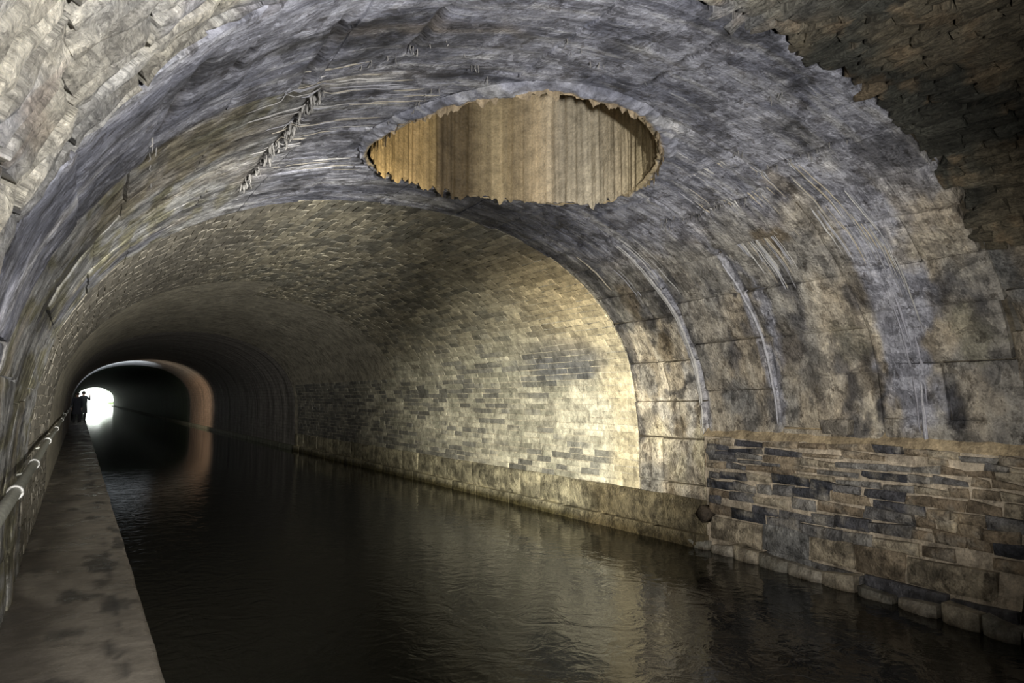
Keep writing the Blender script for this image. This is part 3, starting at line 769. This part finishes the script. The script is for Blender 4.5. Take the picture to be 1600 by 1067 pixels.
# ------------------------------------------------------------------ towpath
TP = .35
def path_mat():
    mt, nt, b = new_mat('wet_concrete')
    g = nd(nt, 'ShaderNodeNewGeometry'); pos = g.outputs['Position']
    at = nd(nt, 'ShaderNodeAttribute', attribute_name='Col')
    n1 = noise(nt, pos, 7, 9, .62); n2 = noise(nt, scaled(nt, pos, (1.0, 1.7, 1)), 2.0, 6, .55, .8); n3 = noise(nt, pos, 90, 4, .6)
    c = mixc(nt, at.outputs[0], ramp(nt, n1, [(.3, (.7, .7, .7)), (.7, (1.25, 1.25, 1.25))]), .9, 'MULTIPLY')
    c = mixc(nt, c, ramp(nt, n3, [(.3, (.8, .8, .8)), (.7, (1.15, 1.15, 1.15))]), .8, 'MULTIPLY')
    wet = ramp(nt, n2, [(.46, (0, 0, 0)), (.56, (1, 1, 1))])
    nt.links.new(c, b.inputs['Base Color'])
    nt.links.new(ramp(nt, n2, [(.40, (.6, .6, .6)), (.58, (.26, .26, .26))]), b.inputs['Roughness'])
    bp = nd(nt, 'ShaderNodeBump'); bp.inputs['Strength'].default_value = .4; bp.inputs['Distance'].default_value = .02
    nt.links.new(math_node(nt, 'ADD', n1, math_node(nt, 'MULTIPLY', n3, .15)), bp.inputs['Height']); nt.links.new(bp.outputs[0], b.inputs['Normal'])
    return mt
M_PATH = path_mat()
ys = np.r_[-3, np.arange(0, 4, .5), np.arange(4, 14, .06), np.arange(14, 40, .4), np.arange(40, 176, 4), 176]
us = np.r_[np.linspace(-.42, .40, 26), .425, .435]
Yg, Ug = np.meshgrid(ys, us, indexing='ij')
edge = .43 + .02*(fbm(Yg*1.5, 0*Yg, 0, 131)-.5)
Xg = np.where(Ug > .41, Ug+(edge-.43), Ug)
Zg = TP + .014*(fbm(Yg*1.2, Xg*3, 0, 132)-.5) + .006*(fbm(Yg*9, Xg*9, 0, 133)-.5)
Zg[:, -2] -= .006; Zg[:, -1] -= .03
wet = sstep(.16, -.20, Xg+.34*(fbm(Yg*1.3, Xg*1.5, 0, 134)-.5)); spots = sstep(.60, .70, fbm(Yg*2.2, Xg*5, 0, 135, 4))
Cp = mix(np.broadcast_to(np.array([.25, .225, .19]), Yg.shape+(3,)), np.array([.075, .065, .055]), .85*wet*sstep(.25, .42, fbm(Yg*1.1, Xg*2.5, 0, 136)))
Cp = mix(Cp, np.array([.05, .048, .045]), .8*spots)
line = np.exp(-((Xg-.26-.02*(fbm(Yg, 0*Yg, 0, 137)-.5))/.022)**2)*sstep(.5, .62, fbm(Yg*5, 0*Yg, 0, 138))
Cp = mix(Cp, np.array([.05, .05, .05]), .8*line)
mb = MB(); mb.add(np.stack([Xg, Yg, Zg], -1), grid_faces(len(ys), len(us)), Cp)
side = np.stack([Xg[:, -1], Yg[:, -1], Zg[:, -1]], -1); low = side.copy(); low[:, 2] = -.7; low[:, 0] -= .03
mb.add(np.concatenate([side, low]), [(i, i+len(ys), i+1+len(ys), i+1) for i in range(len(ys)-1)], (.12, .11, .09))
towpath = struct(mb, 'towpath', M_PATH, 'narrow wet concrete towpath beside the canal')

# ------------------------------------------------------------------ canal water
def water_mat():
    mt, nt, b = new_mat('canal_water')
    g = nd(nt, 'ShaderNodeNewGeometry'); pos = g.outputs['Position']
    b.inputs['Base Color'].default_value = (.006, .0065, .005, 1); b.inputs['Roughness'].default_value = .055
    b.inputs['IOR'].default_value = 1.33; b.inputs['Specular IOR Level'].default_value = .42
    n1 = noise(nt, scaled(nt, pos, (1.0, 1.0, 1)), 3.2, 3, .5, 1.6); n2 = noise(nt, pos, 11, 3, .5, 1.0)
    bp = nd(nt, 'ShaderNodeBump'); bp.inputs['Strength'].default_value = .22; bp.inputs['Distance'].default_value = .035
    sp = nd(nt, 'ShaderNodeSeparateXYZ'); nt.links.new(pos, sp.inputs[0])
    mr = nd(nt, 'ShaderNodeMapRange'); nt.links.new(sp.outputs[1], mr.inputs[0]); mr.inputs[1].default_value = 5.0; mr.inputs[2].default_value = 24.0; mr.inputs[3].default_value = 1.0; mr.inputs[4].default_value = .10
    h = math_node(nt, 'ADD', n1, math_node(nt, 'MULTIPLY', n2, .25))
    nt.links.new(math_node(nt, 'MULTIPLY', h, mr.outputs[0]), bp.inputs['Height']); nt.links.new(bp.outputs[0], b.inputs['Normal'])
    return mt
mb = MB(); mb.add([(.38, -8, 0), (6.5, -8, 0), (6.5, 240, 0), (.38, 240, 0)], [(0, 1, 2, 3)], (0, 0, 0))
struct(mb, 'canal_water', water_mat(), 'dark still canal water filling the tunnel floor')
# unseen cap behind the camera, added to keep daylight out of the modelled tunnel
mb = MB(); pp = P(np.full(60, -8.0), np.linspace(-SMAX, SMAX, 60), -.08)
mb.add(pp, [tuple(range(60))], (.05, .05, .05)); struct(mb, 'end_blocker', M_MORTAR, 'unseen dark cap added behind the viewpoint to keep daylight out')

# box added round the tunnel against light leaks, and the face of the far portal
mb = MB(); xa, xb, za, zb_, ya, yb = -7.0, 13.0, -3.0, 12.0, -9.0, 176.0
bx = [(xa, za), (xb, za), (xb, zb_), (xa, zb_)]
mb.add([(x, ya, z) for x, z in bx]+[(x, yb, z) for x, z in bx], [(0, 1, 2, 3), (0, 4, 5, 1), (1, 5, 6, 2), (2, 6, 7, 3), (3, 7, 4, 0)], (.06, .055, .05))
n = 81; sv = np.linspace(-SMAX, SMAX, n); inner = P(np.full(n, yb), sv, -.16)
cx, cz = 3.0, .5; d = inner[:, [0, 2]]-np.array([cx, cz]); k = np.minimum(np.where(d[:, 0] > 0, (xb-cx), (cx-xa))/np.maximum(abs(d[:, 0]), 1e-6), np.where(d[:, 1] > 0, (zb_-cz), (cz-za))/np.maximum(abs(d[:, 1]), 1e-6))
outer = inner.copy(); outer[:, 0] = cx+d[:, 0]*k; outer[:, 2] = cz+d[:, 1]*k
mb.add(np.concatenate([inner, outer]), [(i, i+1, i+1+n, i+n) for i in range(n-1)], (.2, .19, .17))
struct(mb, 'light_shell', M_MORTAR, 'unseen box added round the tunnel to block daylight, with the far portal face')

# ------------------------------------------------------------------ handrail on the left wall
def metal(name, col, rough, met=.8):
    mt, nt, b = new_mat(name); g = nd(nt, 'ShaderNodeNewGeometry')
    n = noise(nt, g.outputs['Position'], 25, 6, .65)
    nt.links.new(ramp(nt, n, [(.35, tuple(x*.5 for x in col)), (.65, col)]), b.inputs['Base Color'])
    b.inputs['Roughness'].default_value = rough; b.inputs['Metallic'].default_value = met
    return mt
M_RAIL = metal('galvanised_tube', (.50, .51, .44), .34, .35); M_CLAMP = metal('pale_clamp', (.60, .60, .57), .45, .2)
ry = [1.0, 6, 12, 20, 30, 44, 45]; rx = [-.235, -.245, -.265, -.285, -.30, -.32, -.32]; rz = [1.30]*7
hr = empty('handrail', (-.24, 3.0, TP)); tag(hr, 'galvanised tube handrail on brackets along the left wall above the towpath', 'handrail')
def child(o, p):
    o.parent = p; o.matrix_parent_inverse = p.matrix_world.inverted() if False else Matrix.Translation(-Vector(p.location)); return o
yy = np.linspace(1.0, 45.2, 90)
mb = MB(); tube_path(mb, np.stack([np.interp(yy, ry, rx), yy, np.interp(yy, ry, rz)+.01*np.sin(yy*.9)], -1), np.full(len(yy), .027), (.4, .4, .4), 12)
child(mb.build('rail', M_RAIL), hr)
for y in [4.15, 5.9, 8.6, 12.5, 17, 22, 28, 35]:
    x = float(np.interp(y, ry, rx)); z = 1.30+.01*math.sin(y*.9)
    mb = MB(); th = np.linspace(0, 2*math.pi, 20)
    tube_path(mb, np.stack([x+.030*np.cos(th), 0*th+y, z+.030*np.sin(th)], -1), np.full(20, .0075), (.7, .7, .7), 6)
    child(mb.build('clamp_ring', M_CLAMP), hr)
    mb = MB(); tube_path(mb, [(x-.03, y, z-.03), (x-.05, y, z-.06), (-.34, y, z-.07), (-.42, y, z-.07)], [.010]*4, (.3, .3, .3), 8)
    br = child(mb.build('bracket', M_RAIL), hr)

# ------------------------------------------------------------------ people on the towpath, far down the tunnel
def cloth(name, col):
    mt, nt, b = new_mat(name); g = nd(nt, 'ShaderNodeNewGeometry'); n = noise(nt, g.outputs['Position'], 30, 5, .6)
    nt.links.new(ramp(nt, n, [(.3, tuple(x*.7 for x in col)), (.7, tuple(x*1.2 for x in col))]), b.inputs['Base Color']); b.inputs['Roughness'].default_value = .85
    return mt
M_SKIN = cloth('skin', (.45, .28, .20)); M_HAIR = cloth('dark_hair', (.03, .02, .015))
def skin_mesh(name, verts, edges, mats, level=2):
    me = bpy.data.meshes.new(name); me.from_pydata([v[:3] for v in verts], edges, [])
    o = bpy.data.objects.new(name, me); COL.objects.link(o)
    md = o.modifiers.new('skin', 'SKIN'); md.use_smooth_shade = True
    for i, v in enumerate(verts):
        r = v[3]; me.skin_vertices[0].data[i].radius = (r, r*.78 if i in (0, 1, 2, 3) else r)
    me.skin_vertices[0].data[0].use_root = True
    sd = o.modifiers.new('sub', 'SUBSURF'); sd.levels = level; sd.render_levels = level
    dg = bpy.context.evaluated_depsgraph_get()
    new = bpy.data.meshes.new_from_object(o.evaluated_get(dg))
    o.modifiers.clear(); o.data = new
    for mm in mats: new.materials.append(mm)
    return o
def person(loc, rz, height, jacket, trousers, raised, label):
    root = empty('person', loc, rz); tag(root, label, 'person', None)
    k = height/1.75
    V = [(0, 0, .95, .155), (0, .01, 1.12, .15), (0, .02, 1.30, .165), (0, .01, 1.43, .135), (0, .0, 1.50, .058), (0, .01, 1.57, .066), (0, .015, 1.645, .092), (0, .005, 1.715, .075)]
    E = [(0, 1), (1, 2), (2, 3), (3, 4), (4, 5), (5, 6), (6, 7)]
    def chain(start, pts):
        p = start
        for q in pts:
            V.append(q); E.append((p, len(V)-1)); p = len(V)-1
        return p
    for sx in (-1, 1):
        chain(0, [(sx*.10, 0, .84, .105), (sx*.11, .02, .50, .068), (sx*.115, -.01, .28, .058), (sx*.115, -.02, .09, .045), (sx*.12, .06, .045, .045), (sx*.125, .14, .035, .034)])
        if raised and sx > 0:
            h = chain(3, [(.19, 0, 1.41, .068), (.30, .12, 1.24, .050), (.25, .33, 1.42, .036), (.24, .37, 1.48, .034)]); base = (.24, .37, 1.48); dz = 1
        else:
            h = chain(3, [(sx*.19, 0, 1.41, .068), (sx*.25, -.01, 1.13, .050), (sx*.25, .06, .88, .036), (sx*.25, .075, .82, .034)]); base = (sx*.25, .075, .82); dz = -1
        for q, L in zip((-.030, -.010, .010, .030), (.065, .08, .075, .06)):
            chain(h, [(base[0]+.2*q, base[1]+q, base[2]+dz*.05, .009), (base[0]+.2*q+.01*sx*-1, base[1]+q+.01, base[2]+dz*(.05+L), .0075)])
        chain(h, [(base[0]-.02*sx, base[1]+.045, base[2]+dz*.02, .010), (base[0]-.03*sx, base[1]+.06, base[2]+dz*.06, .008)])
    V = [(x*k, y*k, z*k, r*k) for x, y, z, r in V]
    b = skin_mesh('body', V, E, [jacket, trousers, M_SKIN])
    for p in b.data.polygons:
        z = p.center.z/k
        hand = (abs(p.center.x) > .19*k and (z < .86 and z > .6)) or (raised and p.center.y > .31*k and z > 1.41)
        p.material_index = 2 if (z > 1.49 or hand) else (1 if z < .88 else 0)
        p.use_smooth = True
    b.parent = root
    # coat that hangs from the shoulders to the knee
    mb = MB(); zz = [1.40, 1.25, 1.05, .85, .62, .50]; ra = [.185, .20, .19, .205, .225, .23]
    th = np.linspace(0, 2*math.pi, 20, endpoint=False); vv = []
    for z_, r_ in zip(zz, ra): vv += [(r_*k*math.cos(t), (.62*r_*math.sin(t)+.005)*k, z_*k) for t in th]
    ff = [(i*20+j, i*20+(j+1) % 20, (i+1)*20+(j+1) % 20, (i+1)*20+j) for i in range(5) for j in range(20)]
    mb.add(vv, ff, (.1, .1, .1)); mb.build('coat', jacket, root)
    # face: nose and ears, turned away from the viewpoint
    mb = MB(); tube_path(mb, [(0, .085*k, 1.655*k), (0, .115*k, 1.62*k), (0, .095*k, 1.605*k)], [.008*k, .014*k, .01*k], (.4, .3, .2), 6); n = mb.build('nose', M_SKIN, root)
    for sx in (-1, 1):
        mb = MB(); tube_path(mb, [(sx*.088*k, 0, 1.675*k), (sx*.10*k, -.012*k, 1.65*k), (sx*.088*k, -.002*k, 1.61*k)], [.008*k, .014*k, .008*k], (.4, .3, .2), 6); mb.build('ear', M_SKIN, root)
    bm = bmesh.new(); bmesh.ops.create_uvsphere(bm, u_segments=18, v_segments=12, radius=.105*k)
    for v in list(bm.verts):
        if v.co.y > .035*k and v.co.z < .03*k or v.co.z < -.07*k: bm.verts.remove(v)
    me = bpy.data.meshes.new('hair'); bm.to_mesh(me); bm.free(); me.materials.append(M_HAIR)
    h = bpy.data.objects.new('hair', me); COL.objects.link(h); h.parent = root; h.location = (0, .005*k, 1.665*k); h.scale = (.95, 1.05, 1.05)
    return root
PYA, PYB = 46.6, 48.4
person((-.06, PYA, TP), .15, 1.72, cloth('navy_coat', (.020, .022, .03)), cloth('dark_trousers', (.015, .015, .018)), False, 'person in dark coat standing by the handrail, back turned, arms down')
person((.24, PYB, TP), -.2, 1.80, cloth('grey_jacket', (.05, .055, .055)), cloth('black_trousers', (.018, .018, .02)), True, 'person in grey jacket raising one hand at the water side of the towpath')

# ------------------------------------------------------------------ outside, beyond the far portal
def leaf_mat():
    mt, nt, b = new_mat('foliage'); g = nd(nt, 'ShaderNodeNewGeometry'); n = noise(nt, g.outputs['Position'], 3, 4, .6)
    nt.links.new(ramp(nt, n, [(.35, (.16, .20, .13)), (.65, (.34, .40, .27))]), b.inputs['Base Color']); b.inputs['Roughness'].default_value = .8
    return mt
M_LEAF = leaf_mat(); M_BARK = cloth('bark', (.12, .09, .06)); M_GRASS = cloth('grass', (.24, .32, .14))
for nm, x0, x1, lab in (('grass_bank', -40, .42, 'grassy bank and path outside the far tunnel mouth, towpath side'), ('grass_bank', 6.4, 50, 'grassy bank outside the far tunnel mouth, across the canal')):
    mb = MB(); Yg, Xg = np.meshgrid(np.linspace(176.2, 240, 24), np.linspace(x0, x1, 24), indexing='ij')
    Zg = .3+np.clip(np.minimum(np.abs(Xg-.4), np.abs(Xg-6.4)) - 1.2, 0, 6)*.25+.2*(fbm(Xg*.3, Yg*.3, 0, 141)-.5)
    mb.add(np.stack([Xg, Yg, Zg], -1), grid_faces(24, 24, True), (.1, .15, .05)); struct(mb, nm, M_GRASS, lab)
def tree(loc, h, r, seed, label):
    root = empty('tree', loc); tag(root, label, 'tree', 'trees outside the far tunnel mouth')
    g = random.Random(seed)
    mb = MB(); tube_path(mb, [(0, 0, -.3), (.1, 0, h*.3), (-.1, .1, h*.6), (0, 0, h*.85)], [.3, .24, .17, .06], (.1, .1, .1), 8); mb.build('trunk', M_BARK, root)
    mb = MB()
    for _ in range(1600):
        u = Vector((g.gauss(0, 1), g.gauss(0, 1), g.gauss(0, 1))).normalized()*r*g.uniform(.4, 1)**.5
        c = Vector((u.x, u.y, h*.68+u.z*.8)); a = Vector((g.gauss(0, 1), g.gauss(0, 1), g.gauss(0, 1))).normalized()*.28; b = a.orthogonal().normalized()*.16
        mb.add([c-a, c+b, c+a, c-b], [(0, 1, 2, 3)], (.1, .2, .05))
    mb.build('foliage', M_LEAF, root)
tree((8.2, 214, .8), 7.0, 3.0, 1, 'leafy tree outside the tunnel mouth on the far bank')
tree((-2.4, 226, .5), 7.6, 3.4, 2, 'leafy tree outside the tunnel mouth on the towpath bank')
tree((9.0, 236, .8), 8.6, 3.8, 3, 'taller leafy tree set back along the far bank outside the tunnel')
